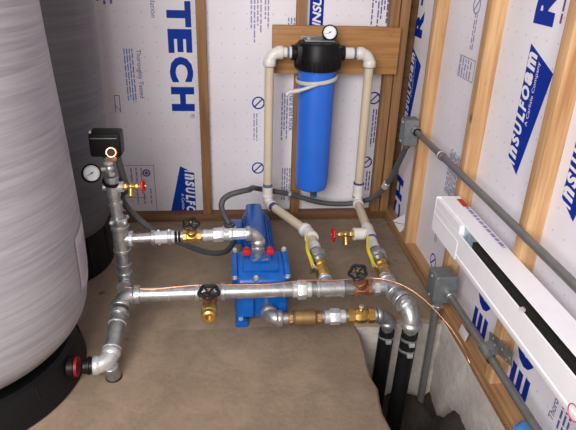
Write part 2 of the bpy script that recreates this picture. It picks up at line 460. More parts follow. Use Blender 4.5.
# ---- right wall
wr = thing('wall_right', (.83, .8, 0), kind='structure')
Ur, Vr = Z, Y                 # print on the right wall reads upwards
PH = .045
studs = [2.027, 1.590, 1.180, .774, .368, -.038]
edges = [YB-.001]+studs
for i in range(len(studs)):
    y1 = edges[i]-.001 if i else YB-.001; y0 = studs[i]+.039
    b = MB(); b.lo((XI, y0, PH), (XI+.05, y1, HZ), 'foam_right')
    def rtech(off, ytop):
        letters(b, [('E', .040+off, .104), ('C', .160+off, .106), ('H', .284+off, .104)], 'navy_print', Ur, Vr, lambda s: V((XI, ytop-.096, s)), .096)
        letters(b, [('R', 1.003+off, .105), ('-', 1.125+off, .035), ('T', 1.175+off, .1)], 'navy_print', Ur, Vr, lambda s: V((XI, ytop-.090, s)), .094)
    if i == 0:
        logo(b, (XI, 2.245, .459), Ur, Vr); rtech(-.16, 2.37)
    if i == 1:
        b.ring2d('faint_print', (XI, 1.795, 1.013), -Y, Z, .028, .006)
        b.lines('faint_print', (XI, 1.79, .88), Ur, Vr, .11, 2, .014, .007)
        o = (XI, 1.735, .783)
        for P in ([(0,0),(.07,0),(.07,.003),(0,.003)], [(0,.125),(.07,.125),(.07,.128),(0,.128)], [(0,0),(.003,0),(.003,.128),(0,.128)], [(.067,0),(.07,0),(.07,.128),(.067,.128)]):
            b.poly(P, 'faint_print', o, Ur, Vr, .0008)
        b.lines('faint_print', (XI, 1.848, .788), Ur, Vr, .060, 5, .0215, .009, ragged=.1)
        b.lines('faint_print', (XI, 1.81, .375), Ur, Vr, .17, 8, .0125, .007, ragged=.12)
        b.ring2d('navy_print', (XI, 1.816, .082), -Y, Z, .030, .006)
        b.lines('faint_print', (XI, 1.83, .16), Ur, Vr, .1, 2, .013, .006)
    if i == 2:
        logo(b, (XI, 1.291, .617), Ur, Vr); rtech(0, 1.43)
        b.lines('purple_print', (XI, 1.306, 1.015), Ur, Vr, .3, 1, .012, .008)
    if i == 3:
        logo(b, (XI, 1.010, .612), Ur, Vr); rtech(0, 1.165)
        b.text('Thoroughly Tested', 'mid_print', (XI, .945, .128), Ur, Vr, .2, .028, bold=.008)
        b.lines('mid_print', (XI, .928, .128), Ur, Vr, .2, 3, .016, .007)
    b.build('insulation_board', wr, smooth=False)
for y in studs:
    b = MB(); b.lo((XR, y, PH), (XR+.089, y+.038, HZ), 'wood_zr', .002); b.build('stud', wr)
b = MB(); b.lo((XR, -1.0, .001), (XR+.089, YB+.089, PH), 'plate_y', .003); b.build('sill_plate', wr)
b = MB(); b.lo((XI+.051, -1.0, 0), (XI+.06, YB+.1, HZ), 'plate_y'); b.build('sheathing', wr)

# mounting board across the studs
b = MB(); b.lo((.178, YB-.038, .690), (.702, YB-.0005, .878), 'wood_x', .003)
for x, z in ((.66, .85), (.66, .72), (.30, .86), (.30, .71), (.2, .86)): b.cyl((x, YB-.0405, z), (x, YB-.037, z), .004, 'galv_dark', 10)
b.top('mounting_board', 'wide amber wooden plank nailed across the studs behind the blue water filter', 'board')

# ------------------------------------------------------------------ tanks
def tank(cx, cy, body, base, bm_, label, sticker):
    t = thing('pressure_tank', (cx, cy, 0), label, 'tank', 'water pressure tanks')
    bd = MB().lathe(body, (cx, cy, 0), Z, bm_, 96).build('tank_body', t, 50)
    b = MB().lathe(base, (cx, cy, 0), Z, 'base_black', 80)
    r0 = base[0][0]; r1, z1 = base[3]
    for k in range(14):
        a = 2*PI*k/14+.3; d = V((math.cos(a), math.sin(a), 0))
        b.tube([V((cx, cy, .004))+d*(r0+.001), V((cx, cy, z1))+d*(r1+.001)], .004, 'base_black', 6)
    b.build('tank_base', t)
    return t, bd
bodyA = [(0,.075),(.20,.085),(.27,.118),(.322,.163),(.354,.215),(.368,.30),(.370,.38),(.369,.5),(.362,.7),(.352,.9),(.345,1.1),(.343,1.5),(.32,1.6),(.2,1.68),(0,1.71)]
baseA = [(.328,0),(.332,.006),(.324,.05),(.310,.098),(.295,.105),(.20,.07)]
def fine(p):   # round a profile off with a spline
    q = smoothpath([(r, z, 0) for r, z in p], 5); return [(max(0, v.x), v.y) for v in q]
tA, bdA = tank(-.775, 1.37, fine(bodyA), baseA, 'tank_a', 'large pale grey wound fibreglass tank nearest the camera, outlet pipe at its black base', True)
bodyB = [(0,.12),(.18,.13),(.24,.16),(.268,.22),(.277,.35),(.284,.6),(.288,1.0),(.286,1.5),(.24,1.62),(.12,1.68),(0,1.69)]
baseB = [(.256,0),(.260,.006),(.256,.06),(.250,.165),(.235,.175),(.16,.16)]
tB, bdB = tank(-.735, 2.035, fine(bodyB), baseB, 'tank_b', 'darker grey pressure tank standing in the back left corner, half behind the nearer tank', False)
# paper label on the near tank: a curved patch hugging the body
def patch_on_tank(cx, cy, prof, corners, mat, off=.0015, n=10):
    def rad(z):
        for (r0, z0), (r1, z1) in zip(prof, prof[1:]):
            if z0 <= z <= z1: return r0+(r1-r0)*(z-z0)/max(1e-6, z1-z0)
        return prof[-1][0]
    (a0, z0), (a1, z1), (a2, z2), (a3, z3) = corners; vs = []; fs = []
    for i in range(n+1):
        for j in range(n+1):
            u, w = i/n, j/n
            a = (a0*(1-u)+a1*u)*(1-w)+(a3*(1-u)+a2*u)*w; z = (z0*(1-u)+z1*u)*(1-w)+(z3*(1-u)+z2*u)*w
            r = rad(z)+off; vs.append(V((cx+r*math.cos(a), cy+r*math.sin(a), z)))
    for i in range(n):
        for j in range(n): fs.append((i*(n+1)+j, (i+1)*(n+1)+j, (i+1)*(n+1)+j+1, i*(n+1)+j+1))
    return vs, fs
D = math.radians
pa = fine(bodyA)
b = MB(); vs, fs = patch_on_tank(-.775, 1.37, pa, [(D(-5), .30), (D(17), .27), (D(17), .475), (D(-5), .455)], 'sticker'); b.add(vs, fs, 'sticker')
for k in range(9):
    zz = .42-.012*k
    vs, fs = patch_on_tank(-.775, 1.37, pa, [(D(-3), zz), (D(14), zz), (D(14), zz+.003), (D(-3), zz+.003)], 'faint_print', .0022, 4); b.add(vs, fs, 'faint_print')
o = b.build('paper_label', bdA); o['label'] = 'pale printed paper label'

# ------------------------------------------------------------------ pipe fittings
def hexunion(b, a, d, r, L, mat='galv_white'):
    a = V(a); d = V(d).normalized()
    b.cyl(a, a+d*L*.3, r*1.12, mat); b.hexp(a+d*L*.26, a+d*L*.74, r*1.42, mat); b.cyl(a+d*L*.7, a+d*L, r*1.12, mat)
def wheel(b, c, d, R_, mat='iron', spokes=5):
    c = V(c); d = V(d).normalized(); Fm = frame(d); n = 48; vs = []
    P = []
    for i in range(n+1):
        a = 2*PI*i/n; rr = R_*(1+.09*math.cos(a*spokes*1.0)); P.append(c+Fm@V((rr*math.cos(a), rr*math.sin(a), 0)))
    b.tube(P, R_*.20, mat, 8, False)
    for k in range(spokes):
        a = 2*PI*k/spokes; b.tube([c-d*.002, c+Fm@V((R_*math.cos(a), R_*math.sin(a), 0))], R_*.13, mat, 6)
    b.cyl(c-d*.008, c+d*.006, R_*.26, mat, 12); b.cyl(c+d*.005, c+d*.010, R_*.16, 'brass', 6)
def gate_valve(c, ax, stem, r, L, H, WR, mat, label, plug=None):
    c = V(c); ax = V(ax).normalized(); stem = V(stem).normalized()
    t = thing('gate_valve', c-Z*r*1.3, label, 'valve', 'valves with round handwheels')
    b = MB(); b.lathe([(r*1.02, -L*.5), (r*1.28, -L*.49), (r*1.28, -L*.3), (r*1.0, -L*.27), (r*1.18, 0), (r*1.0, L*.27), (r*1.28, L*.3), (r*1.28, L*.49), (r*1.02, L*.5)], c, ax, mat, 8 if mat != 'bronze' else 24)
    b.cyl(c, c+stem*H*.45, r*.92, mat, 20); b.build('valve_body', t)
    MB().hexp(c+stem*H*.38, c+stem*H*.62, r*.72, mat).cyl(c+stem*H*.6, c+stem*H*.74, r*.42, mat, 8).build('bonnet', t)
    st = MB().cyl(c+stem*H*.7, c+stem*H, r*.2, 'brass', 10).build('stem', t)
    w = MB(); wheel(w, c+stem*H, stem, WR); w.build('handwheel', st)
    return t
def hose_bibb(c, d, label, k=1.0, dn=None):
    """small brass tap running along d, with red wheel at its far end and a spout"""
    c = V(c); d = V(d).normalized(); dn = V(dn) if dn else V((0,-.5,-.87))
    t = thing('drain_tap', c-Z*.012, label, 'tap', 'small brass taps with red wheels')
    b = MB(); b.hexp(c, c+d*.014*k, .011*k, 'brass'); b.cyl(c+d*.012*k, c+d*.040*k, .008*k, 'brass'); b.sphere(c+d*.026*k, .0115*k, 'brass')
    b.cyl(c+d*.026*k, c+d*.026*k+dn.normalized()*.026*k, .0075*k, 'brass'); b.cyl(c+d*.026*k+dn.normalized()*.022*k, c+d*.026*k+dn.normalized()*.034*k, .0095*k, 'brass')
    b.build('tap_body', t)
    st = MB().hexp(c+d*.038*k, c+d*.050*k, .0085*k, 'brass').cyl(c+d*.048*k, c+d*.066*k, .0035*k, 'brass', 10).build('stem', t)
    w = MB(); e = c+d*.066*k
    wheel(w, e, d, .019*k, 'red', 6); o = w.build('handwheel', st); o['label'] = 'red handwheel'
    return t
def ball_valve(c, d, label, stemdir, lever, r=.020):
    c = V(c); d = V(d).normalized()
    t = thing('ball_valve', c-Z*.028, label, 'valve', 'brass ball valves')
    b = MB(); b.lathe([(r*.95, -.045), (r*1.25, -.044), (r*1.25, -.024), (r*.95, -.022), (r*1.22, -.010), (r*1.22, .010), (r*.95, .022), (r*1.25, .024), (r*1.25, .044), (r*.95, .045)], c, d, 'brass', 8)
    sd = V(stemdir).normalized(); b.cyl(c, c+sd*.032, .010, 'brass', 12); b.build('valve_body', t)
    s = MB(); s.cyl(c+sd*.03, c+sd*.043, .0045, 'brass', 10); s.hexp(c+sd*.036, c+sd*.042, .008, 'galv_white'); st = s.build('stem', t)
    if lever:
        ld = V(lever); p = c+sd*.040; h = MB()
        Q = smoothpath([p-ld.normalized()*.006, p+ld*.25+sd*.006, p+ld*.5+sd*.012, p+ld])
        X_ = ld.normalized().cross(sd).normalized()
        vs = []; fs = []
        for q in Q: vs += [q-X_*.0058-sd*.002, q+X_*.0058-sd*.002, q+X_*.0058+sd*.002, q-X_*.0058+sd*.002]
        for i in range(len(Q)-1):
            for k in range(4): fs.append((i*4+k, i*4+(k+1)%4, (i+1)*4+(k+1)%4, (i+1)*4+k))
        fs += [(3,2,1,0), tuple(range(len(vs)-4, len(vs)))]
        h.add(vs, fs, 'yellow'); o = h.build('lever_handle', st); o['label'] = 'yellow lever handle'
    return t

# ------------------------------------------------------------------ main manifold (galvanised, along x)
MY, MZ, r = 1.53, .155, .0228
def mp(x): return V((x, MY, MZ))
t = thing('pipe_manifold', (0, MY, MZ-.03), 'long galvanised steel pipe run crossing in front of the blue pump', 'pipe run')
dL = (V((-.355, 1.315, .068))-mp(-.342)).normalized()
MB().elbow(mp(-.342), X, dL, r*1.12, .042, 'galv').build('elbow', t)
b = MB(); b.cyl(mp(-.30), mp(-.288), r*1.3, 'galv'); b.build('coupling_ring', t)
b = MB(); b.cyl(mp(-.295), mp(-.10), r, 'galv'); b.cyl(mp(-.199), mp(-.196), r*1.06, 'galv_white'); b.build('pipe', t)
b = MB(); b.cyl(mp(-.118), mp(-.102), r*1.3, 'galv'); b.cyl(mp(-.105), mp(-.035), r*1.15, 'galv'); b.cyl(mp(-.038), mp(-.022), r*1.3, 'galv')
b.cyl(mp(-.07), mp(-.07)-Y*.036, r*1.0, 'galv'); b.build('tee', t)
b = MB(); b.cyl(mp(-.025), mp(.215), r, 'galv'); b.cyl(mp(.165), mp(.168), r*1.06, 'galv_white'); b.build('pipe', t)
b = MB(); hexunion(b, mp(.195), X, r, .062); b.build('union', t)
b = MB(); b.cyl(mp(.255), mp(.285), r*.95, 'galv_dark'); b.build('nipple', t)
b = MB(); b.cyl(mp(.272), mp(.284), r*1.32, 'galv'); b.cyl(mp(.28), mp(.36), r*1.18, 'galv'); b.cyl(mp(.352), mp(.364), r*1.32, 'galv')
b.cyl(mp(.310), mp(.310)+Y*.036, r*1.15, 'galv'); b.build('tee', t)
b = MB(); b.cyl(mp(.36), mp(.402), r*.95, 'galv_dark'); b.build('nipple', t)
b = MB(); b.cyl(mp(.445), mp(.47), r*.95, 'galv_dark'); b.hexp(mp(.462), mp(.482), r*1.35, 'galv'); b.cyl(mp(.478), mp(.495), r*1.2, 'galv'); b.build('reducer', t)
# right-hand tee, short nipple towards the camera and the elbow turning down into the pit
c = mp(.517)
P1 = V((.543, 1.435, .152))
dn = (P1-c).normalized()
b = MB(); b.cyl(c-X*.035, c, r*1.15, 'galv'); b.cyl(c+Y*.035, c+dn*.036, r*1.2, 'galv'); b.cyl(c+Y*.026, c+Y*.040, r*1.35, 'galv'); b.cyl(c+dn*.028, c+dn*.042, r*1.35, 'galv'); b.build('tee', t)
b = MB(); b.cyl(c+dn*.036, P1, r, 'galv_dark'); b.cyl(P1-dn*.03, P1-dn*.012, r*1.38, 'galv'); b.cyl(P1-dn*.008, P1+dn*.012, r*1.3, 'galv'); b.build('nipple', t)
E2 = V((.556, 1.392, .138))
MB().elbow(E2, (P1-E2), -Z, r*1.22, .034, 'galv').build('elbow', t)
b = MB(); b.cyl(E2-Z*.03, E2-Z*.075, r*.95, 'galv'); b.build('nipple', t)
# left leg down to the tank
e0 = mp(-.342); e1 = V((-.355, 1.315, .062)); d = (e1-e0).normalized()
b = MB(); b.cyl(e0+d*.055, e0+d*.10, r*1.08, 'galv_dark'); b.cyl(e0+d*.062, e0+d*.075, r*1.32, 'galv'); b.build('coupling', t)
b = MB(); b.cyl(e0+d*.10, e1-d*.03, r*1.02, 'galv_dark'); b.cyl(e0+d*.10, e0+d*.104, r*1.2, 'galv_white'); b.cyl(e1-d*.052, e1-d*.047, r*1.2, 'galv_white'); b.build('pipe', t)
MB().elbow(e1, -d, V((-1, -.08, .0)), r*1.10, .036, 'galv_white', 1.1).build('elbow', t)
b = MB(); b.cyl(e1-Z*.0+V((.004, 0, -.005)), V((e1.x+.006, e1.y+.012, .003)), r*.92, 'galv_dark'); b.cyl(V((e1.x+.006, e1.y+.012, .001)), V((e1.x+.006, e1.y+.012, .008)), r*1.02, 'iron'); b.build('floor_plug', t)
q = e1+V((-.040, -.003, 0))
b = MB(); b.cyl(q, q+V((-.030, -.002, 0)), r*.98, 'blackp'); b.cyl(q+V((-.01,0,0)), q+V((-.018, 0, 0)), r*1.15, 'blackp'); b.build('adapter', t)
b = MB(); q2 = q+V((-.028, -.002, 0)); b.lathe([(r*.8, 0), (r*1.22, .002), (r*1.22, .010), (r*1.0, .012)], q2+V((-.014, 0, 0)), (-1, 0, 0), 'dark_red'); b.lathe([(r*.8, 0), (r*1.4, .002), (r*1.4, .018), (r*1.0, .02)], q2+V((-.024, 0, 0)), (-1, 0, 0), 'blackp'); b.build('red_collar', t)

gate_valve((-.07, MY-.066, MZ), Y, (0, -.12, 1), .0195, .070, .050, .029, 'red_bronze', 'gate valve with black handwheel stuck out in front of the long galvanised pipe')
b = MB(); e = V((-.07, MY-.097, MZ)); b.lathe([(.018, 0), (.025, .003), (.025, .020), (.022, .024), (.022, .038), (.016, .042), (.009, .041), (.009, .030), (0, .030)], e, -Y, 'brass', 24)
b.top('hose_adapter', 'shiny round brass end fitting on the valve in front of the long pipe', 'fitting')
gate_valve(mp(.425), X, (-.30, -.36, .88), .0215, .058, .092, .026, 'red_bronze', 'copper-toned gate valve with black handwheel near the right end of the long pipe')

# ------------------------------------------------------------------ suction line
SY, SZ, rs = 1.50, .066, .0195
def sp(x): return V((x, SY, SZ))
t = thing('suction_pipe', (.12, SY, SZ-.03), 'low galvanised pipe run from the pump front to the black pipe', 'pipe run')
MB().elbow(sp(.120), X, Y, rs*1.18, .034, 'galv').build('elbow', t)
b = MB(); b.cyl(sp(.120)+Y*.03, V((.12, 1.60, SZ)), rs*.95, 'galv_dark'); b.build('nipple', t)
b = MB(); b.cyl(sp(.150), sp(.186), rs, 'galv_dark'); b.build('nipple', t)
b = MB(); b.cyl(sp(.282), sp(.31), rs, 'galv_dark'); b.build('nipple', t)
b = MB(); hexunion(b, sp(.300), X, rs, .07); b.build('union', t)
b = MB(); b.cyl(sp(.365), sp(.388), rs*.97, 'galv_dark'); b.build('nipple', t)
b = MB(); b.cyl(sp(.455), sp(.50), rs*.97, 'galv_dark'); b.cyl(sp(.462), sp(.474), rs*1.25, 'galv'); b.build('nipple', t)
ce = V((.517, SY-.002, SZ+.0))
MB().elbow(ce, -X, -Z, rs*1.18, .034, 'galv_dark').build('elbow', t)
b = MB(); b.cyl(ce-Z*.03, ce-Z*.07, rs*.98, 'galv_dark'); b.build('nipple', t)
# check valve
t = thing('check_valve', (.235, SY, SZ-.026), 'thick round bronze check valve on the low pipe before the pump', 'valve')
b = MB(); b.lathe([(.017, -.056), (.0225, -.055), (.0225, -.044), (.019, -.041), (.026, -.032), (.027, 0), (.026, .032), (.019, .041), (.0225, .044), (.0225, .055), (.017, .056)], sp(.235), X, 'bronze', 28); b.build('valve_body', t)
MB().hexp(sp(.183), sp(.196), .0245, 'bronze').build('hex_end', t); MB().hexp(sp(.274), sp(.287), .0245, 'bronze').build('hex_end', t)
ball_valve(sp(.422), X, 'stubby brass ball valve with no lever on the low pipe beside the pit', (-.05, -.1, 1), None, .021)

# black poly pipes into the pit
def poly_pipe(top, bot, label, clamps):
    t = thing('poly_pipe', (bot[0], bot[1], bot[2]), label, 'pipe', 'black poly pipes going down into the pit')
    top = V(top); bot = V(bot); d = (bot-top).normalized()
    MB().tube(smoothpath([top, top+(bot-top)*.5, bot]), .026, 'poly', 20).build('pipe', t)
    for k in clamps:
        b = MB(); c = top+d*k; b.lathe([(.0262, 0), (.0274, .001), (.0274, .008), (.0262, .009)], c, d, 'galv_dark'); b.box(c+d*.006+V((0, -.031, 0)), (.018, .012, .014), 'galv_white', bev=.002); b.build('hose_clamp', t)
poly_pipe((E2.x, E2.y, E2.z-.062), (.535, 1.37, -.36), 'nearer black poly pipe with two shiny hose clamps', (.02, .06))
poly_pipe((ce.x, ce.y, ce.z-.06), (.505, 1.49, -.40), 'farther black poly pipe right against the pit back face', (.02,))

# ------------------------------------------------------------------ riser with pressure switch
RX, RY = -.352, 1.64
def rp(z, k=0): return V((RX-.030*max(0, (z-.28))/.32*.6, RY+.02*max(0, z-.28)/.32, z))
t = thing('pipe_riser', (RX, RY, .12), 'upright galvanised pipe between the tanks and the pressure switch', 'pipe run')
HZP = .297
b = MB(); b.elbow((RX, RY, .135), Z, -Y, .021, .034, 'galv'); b.build('elbow', t)
b = MB(); b.cyl((RX, RY, .16), (RX, RY, .26), .021, 'galv'); b.cyl((RX, RY, .20), (RX, RY, .207), .0245, 'galv'); b.build('pipe', t)
b = MB(); b.cyl((RX, RY, .253), (RX, RY, .342), .0255, 'galv'); b.cyl((RX, RY, .250), (RX, RY, .262), .029, 'galv'); b.cyl((RX, RY, .334), (RX, RY, .346), .029, 'galv')
b.cyl((RX, RY, HZP), (RX+.034, RY, HZP), .022, 'galv'); b.cyl((RX+.026, RY, HZP), (RX+.038, RY, HZP), .026, 'galv_white'); b.build('tee', t)
b = MB(); b.cyl((RX, RY, .344), (RX, RY, .364), .024, 'galv'); b.hexp((RX, RY, .352), (RX, RY, .374), .029, 'galv')
for k in range(4):
    a = PI/4+k*PI/2; b.sphere((RX+.029*math.cos(a), RY+.029*math.sin(a), .364), .0075, 'galv_white', 10)
b.build('flange_union', t)
b = MB(); b.tube([rp(.365), rp(.42), rp(.455)], .0185, 'galv'); b.build('pipe', t)
b = MB(); b.cyl(rp(.412), rp(.424), .0225, 'galv'); b.build('coupling_ring', t)
c = rp(.472)
b = MB(); b.cyl(rp(.442), rp(.506), .022, 'galv'); b.cyl(c, c+V((.034, -.004, .003)), .017, 'galv_white'); b.cyl(c, c-X*.03, .010, 'galv_white', 14); b.build('tee', t)
b = MB(); b.torus(rp(.490), V((.18, -.25, 1)), .025, .004, 'blackp', 28, 8, 1.6); b.build('black_strap', t)
b = MB(); b.cyl(rp(.508), rp(.535), .0135, 'galv'); b.hexp(rp(.512), rp(.522), .018, 'galv'); b.build('nipple', t)
cg = rp(.532); b = MB(); b.sphere(cg, .017, 'galv', 16); b.cyl(cg, cg+V((-.026, -.010, .002)), .010, 'galv', 14); b.cyl(rp(.53), rp(.566), .011, 'galv', 16); b.hexp(rp(.546), rp(.557), .016, 'galv_white'); b.build('cross_fitting', t)
hose_bibb(c+V((.032, -.004, .003)), (1, -.10, .06), 'small brass tap with red wheel low on the riser, in front of the printed panel', .95)
# pressure gauge on the riser
def gauge(c, d, stem, R_, label):
    c = V(c); d = V(d).normalized()
    t = thing('pressure_gauge', c-Z*R_, label, 'gauge', 'pressure gauges')
    b = MB(); b.lathe([(R_*.8, -.026), (R_*.97, -.022), (R_, -.006), (R_, .004), (R_*.90, .006), (R_*.80, .002)], c, d, 'blackp', 32); b.build('case', t)
    b = MB(); b.lathe([(R_*.82, .0018), (R_*.82, .0062), (0, .0064)], c, d, 'dial', 32); Fm = frame(d)
    dial = b.build('dial', t)
    n = MB()
    for k in range(19):
        a = D(-45+k*15); e = Fm@V((math.cos(a), math.sin(a), 0)); f = Fm@V((-math.sin(a), math.cos(a), 0))
        p = c+d*.0068; n.add([p+e*R_*.66-f*.0006, p+e*R_*.80-f*.0006, p+e*R_*.80+f*.0006, p+e*R_*.66+f*.0006], [(0,1,2,3)], 'blackp')
    a = D(205); e = Fm@V((math.cos(a), math.sin(a), 0)); f = Fm@V((-math.sin(a), math.cos(a), 0)); p = c+d*.0074
    n.add([p-e*R_*.22-f*.0012, p+e*R_*.62-f*.0004, p+e*R_*.62+f*.0004, p-e*R_*.22+f*.0012], [(0,1,2,3)], 'blackp'); n.lathe([(.0025, 0), (.0025, .002), (0, .002)], p, d, 'blackp', 10)
    n.build('needle', dial)
    s = MB(); s.cyl(c-d*.012, V(stem), .006, 'brass', 12); s.hexp(V(stem)-(V(stem)-(c-d*.012)).normalized()*.012, V(stem), .009, 'brass'); s.build('gauge_stem', t)
gauge(cg+V((-.050, -.024, -.006)), (.34, -.84, .42), cg+V((-.018, -.006, 0)), .0285, 'black-rimmed gauge with white dial on the riser under the pressure switch')
# pressure switch
ct = rp(.612)
t = thing('pressure_switch', rp(.565), 'black box pressure switch on top of the left riser', 'switch')
cov = MB().box(ct+V((.004, 0, .002)), (.092, .064, .074), 'blackp', bev=.010, seg=3).build('cover', t)
b = MB(); b.box(ct+V((.002, -.0325, .024)), (.076, .003, .003), 'emt', bev=.001); b.build('cover_rib', cov)
b = MB(); b.cyl(ct+V((-.036, -.024, .036)), ct+V((-.036, -.024, .045)), .004, 'galv_white', 10); b.build('cover_screw', cov)
b = MB(); cc = ct+V((.022, -.030, -.018)); cd_ = V((.05, -1, .25)); b.torus(cc+cd_*.012, cd_, .0135, .0045, 'copper', 28, 10, 1.6); b.cyl(cc, cc+cd_*.009, .013, 'copper'); b.box(cc+V((0, -.008, -.018)), (.026, .012, .014), 'copper', bev=.002); b.build('cable_clamp', t); MB().cyl(cc+cd_*.008, cc+cd_*.0105, .0105, 'fin', 20).build('hole_shade_disc', t)  # dark disc stands in for the shade inside the open clamp ring
b = MB(); b.cyl(rp(.556), rp(.572), .016, 'galv_dark'); b.build('mounting_stem', t)

# ------------------------------------------------------------------ upper horizontal line to the pump outlet
A = V((RX+.034, RY, HZP)); Bp = V((.090, 1.672, .292)); d = (Bp-A).normalized(); LL = (Bp-A).length
def hp(k): return A+d*k
t = thing('discharge_pipe', (-.15, 1.655, .25), 'short-pieced galvanised pipe run between riser and the pump outlet', 'pipe run')
b = MB(); b.cyl(hp(0), hp(.075), .0165, 'galv'); b.build('pipe', t)
b = MB(); b.cyl(hp(.062), hp(.135), .0215, 'galv_white'); b.cyl(hp(.060), hp(.072), .025, 'galv'); b.cyl(hp(.112), hp(.124), .0245, 'galv')
for s_ in (-1, 1):
    for k in (.085, .118): b.sphere(hp(k)+Z*s_*.024, .005, 'galv_white', 8)
b.build('dielectric_union', t)
b = MB(); b.cyl(hp(.134), hp(.154), .0175, 'blackp'); b.cyl(hp(.143), hp(.146), .019, 'galv_white'); b.build('black_sleeve', t)
b = MB(); b.cyl(hp(.150), hp(.168), .016, 'galv'); b.build('nipple', t)
b = MB(); b.cyl(hp(.215), hp(.245), .0165, 'galv'); b.cyl(hp(.226), hp(.243), .0195, 'galv_white'); b.build('coupling', t)
b = MB(); hexunion(b, hp(.242), d, .0165, .07); b.build('union', t)
b = MB(); b.cyl(hp(.305), hp(.40), .0135, 'red_bronze'); b.hexp(hp(.310), hp(.325), .0205, 'galv_white'); b.hexp(hp(.322), hp(.375), .0185, 'galv_white'); b.hexp(hp(.372), hp(.384), .021, 'red_bronze'); b.build('check_fitting', t)
MB().elbow(Bp, -d, -Z, .0205, .034, 'galv').build('elbow', t)
b = MB(); b.cyl(Bp-Z*.03, Bp-Z*.095, .0165, 'galv'); b.hexp(Bp-Z*.050, Bp-Z*.066, .025, 'galv'); b.build('nipple', t)
gate_valve(hp(.190), d, (.02, -.40, .92), .0175, .058, .062, .0235, 'brass', 'brass gate valve with black handwheel beside the riser, above the long pipe')

# ------------------------------------------------------------------ pump
PX = .098
t = thing('water_pump', (PX, 1.85, 0), 'blue cast iron jet pump with motor, on the concrete floor', 'pump')
# volute casing: sloped front, bolt flanges on both sides
def loft(b, secs, mat):
    vs = []; fs = []; n = len(secs[0])
    for s_ in secs: vs += [V(p) for p in s_]
    for i in range(len(secs)-1):
        for k in range(n):
            j = (k+1) % n; fs.append((i*n+k, i*n+j, (i+1)*n+j, (i+1)*n+k))
    fs += [tuple(reversed(range(n))), tuple(range((len(secs)-1)*n, len(secs)*n))]
    b.add(vs, fs, mat)
def rrect(x0, x1, z0, z1, y, rad, n=5):
    P = []
    for cx, cz, a0 in ((x1-rad, z1-rad, 0), (x0+rad, z1-rad, 90), (x0+rad, z0+rad, 180), (x1-rad, z0+rad, 270)):
        for k in range(n+1):
            a = D(a0+90*k/n); P.append((cx+rad*math.cos(a), y, cz+rad*math.sin(a)))
    return P
b = MB()
loft(b, [rrect(PX-.080, PX+.080, .022, .150, 1.578, .02), rrect(PX-.088, PX+.088, .018, .168, 1.592, .022), rrect(PX-.090, PX+.090, .018, .182, 1.64, .022), rrect(PX-.088, PX+.088, .020, .190, 1.70, .022), rrect(PX-.080, PX+.080, .024, .188, 1.735, .022)], 'pump_blue')
cas = b.build('casing', t, 40)
b = MB()
for s_ in (-1, 1):
    b.box((PX+s_*.088, 1.66, .166), (.018, .13, .044), 'pump_blue', bev=.005, rot=M.Rotation(D(7), 3, 'X'))
b.box((PX, 1.655, .186), (.120, .090, .014), 'pump_blue', bev=.006, rot=M.Rotation(D(10), 3, 'X'))
b.build('casing_flange', t)
b = MB(); b.box((PX, 1.676, .197), (.074, .05, .014), 'pump_blue', bev=.006)
for s_ in (-1, 1): b.box((PX+s_*.016, 1.648, .202), (.020, .006, .010), 'galv_dark', bev=.002)
b.build('outlet_flange', t)
for px, py, pz in ((-.086, 1.725, .198), (.086, 1.725, .198), (-.088, 1.598, .168), (.088, 1.598, .168), (-.018, 1.588, .168)):
    b = MB(); c = V((PX+px, py, pz)); n_ = V((0, -.45, .9)).normalized(); b.hexp(c-n_*.006, c+n_*.008, .0075, 'galv_white'); b.cyl(c-n_*.008, c+n_*.0005, .0105, 'galv', 14); b.build('bolt', cas)
for s_ in (-1, 1):
    b = MB(); c = V((PX-.006+s_*.040, 1.69, .204)); b.box(c+Z*.008, (.026, .026, .022), 'red', bev=.006); b.cyl(c+Z*.018, c+Z*.024, .008, 'red', 8); b.build('red_plug', t)
# front lobes and feet
b = MB()
for s_ in (-1, 1):
    b.box((PX+s_*.055, 1.575, .078), (.062, .03, .10), 'pump_blue', bev=.012, seg=3)
b.build('front_lobe', t)
b = MB()
b.box((PX-.068, 1.572, .012), (.042, .055, .022), 'pump_blue', bev=.006); b.box((PX-.068, 1.59, .035), (.034, .03, .05), 'pump_blue', bev=.008)
b.build('foot', t)
b = MB(); b.hexp((PX-.070, 1.562, .022), (PX-.070, 1.562, .032), .009, 'galv_white'); b.build('bolt', cas)
b = MB(); b.box((PX+.068, 1.585, .012), (.042, .05, .022), 'pump_blue', bev=.006); b.build('foot', t)
# motor
b = MB(); b.lathe([(.040, 0), (.062, .004), (.066, .03), (.054, .034), (.054, .045), (.060, .05), (.060, .40), (.056, .42), (.045, .435), (0, .437)], (PX+.004, 1.73, .108), Y, 'pump_blue', 40)
for k in range(26):
    a = 2*PI*k/26; d_ = V((math.cos(a), 0, math.sin(a))); b.box(V((PX+.004, 1.955, .108))+d_*.061, (.004, .30, .006), 'pump_blue', rot=M.Rotation(-a+PI/2, 3, 'Y'))
b.build('motor_body', t)
b = MB(); b.box((PX-.004, 1.96, .186), (.066, .30, .042), 'pump_blue', bev=.016, seg=4); b.build('capacitor_cover', t)
b = MB(); b.box((PX+.004, 1.94, .021), (.11, .13, .042), 'pump_blue', bev=.008); b.build('motor_foot', t)
b = MB(); b.box((PX-.078, 2.02, .120), (.050, .085, .075), 'pump_blue', bev=.008); b.build('terminal_box', t)
b = MB(); b.cyl((PX-.104, 1.98, .135), (PX-.104, 1.98, .178), .022, 'rubber', 20); b.hexp((PX-.104, 1.98, .148), (PX-.104, 1.98, .166), .028, 'strap', 0, 8); b.cyl((PX-.104, 1.98, .13), (PX-.08, 1.98, .13), .015, 'rubber', 14); b.build('cable_gland', t)

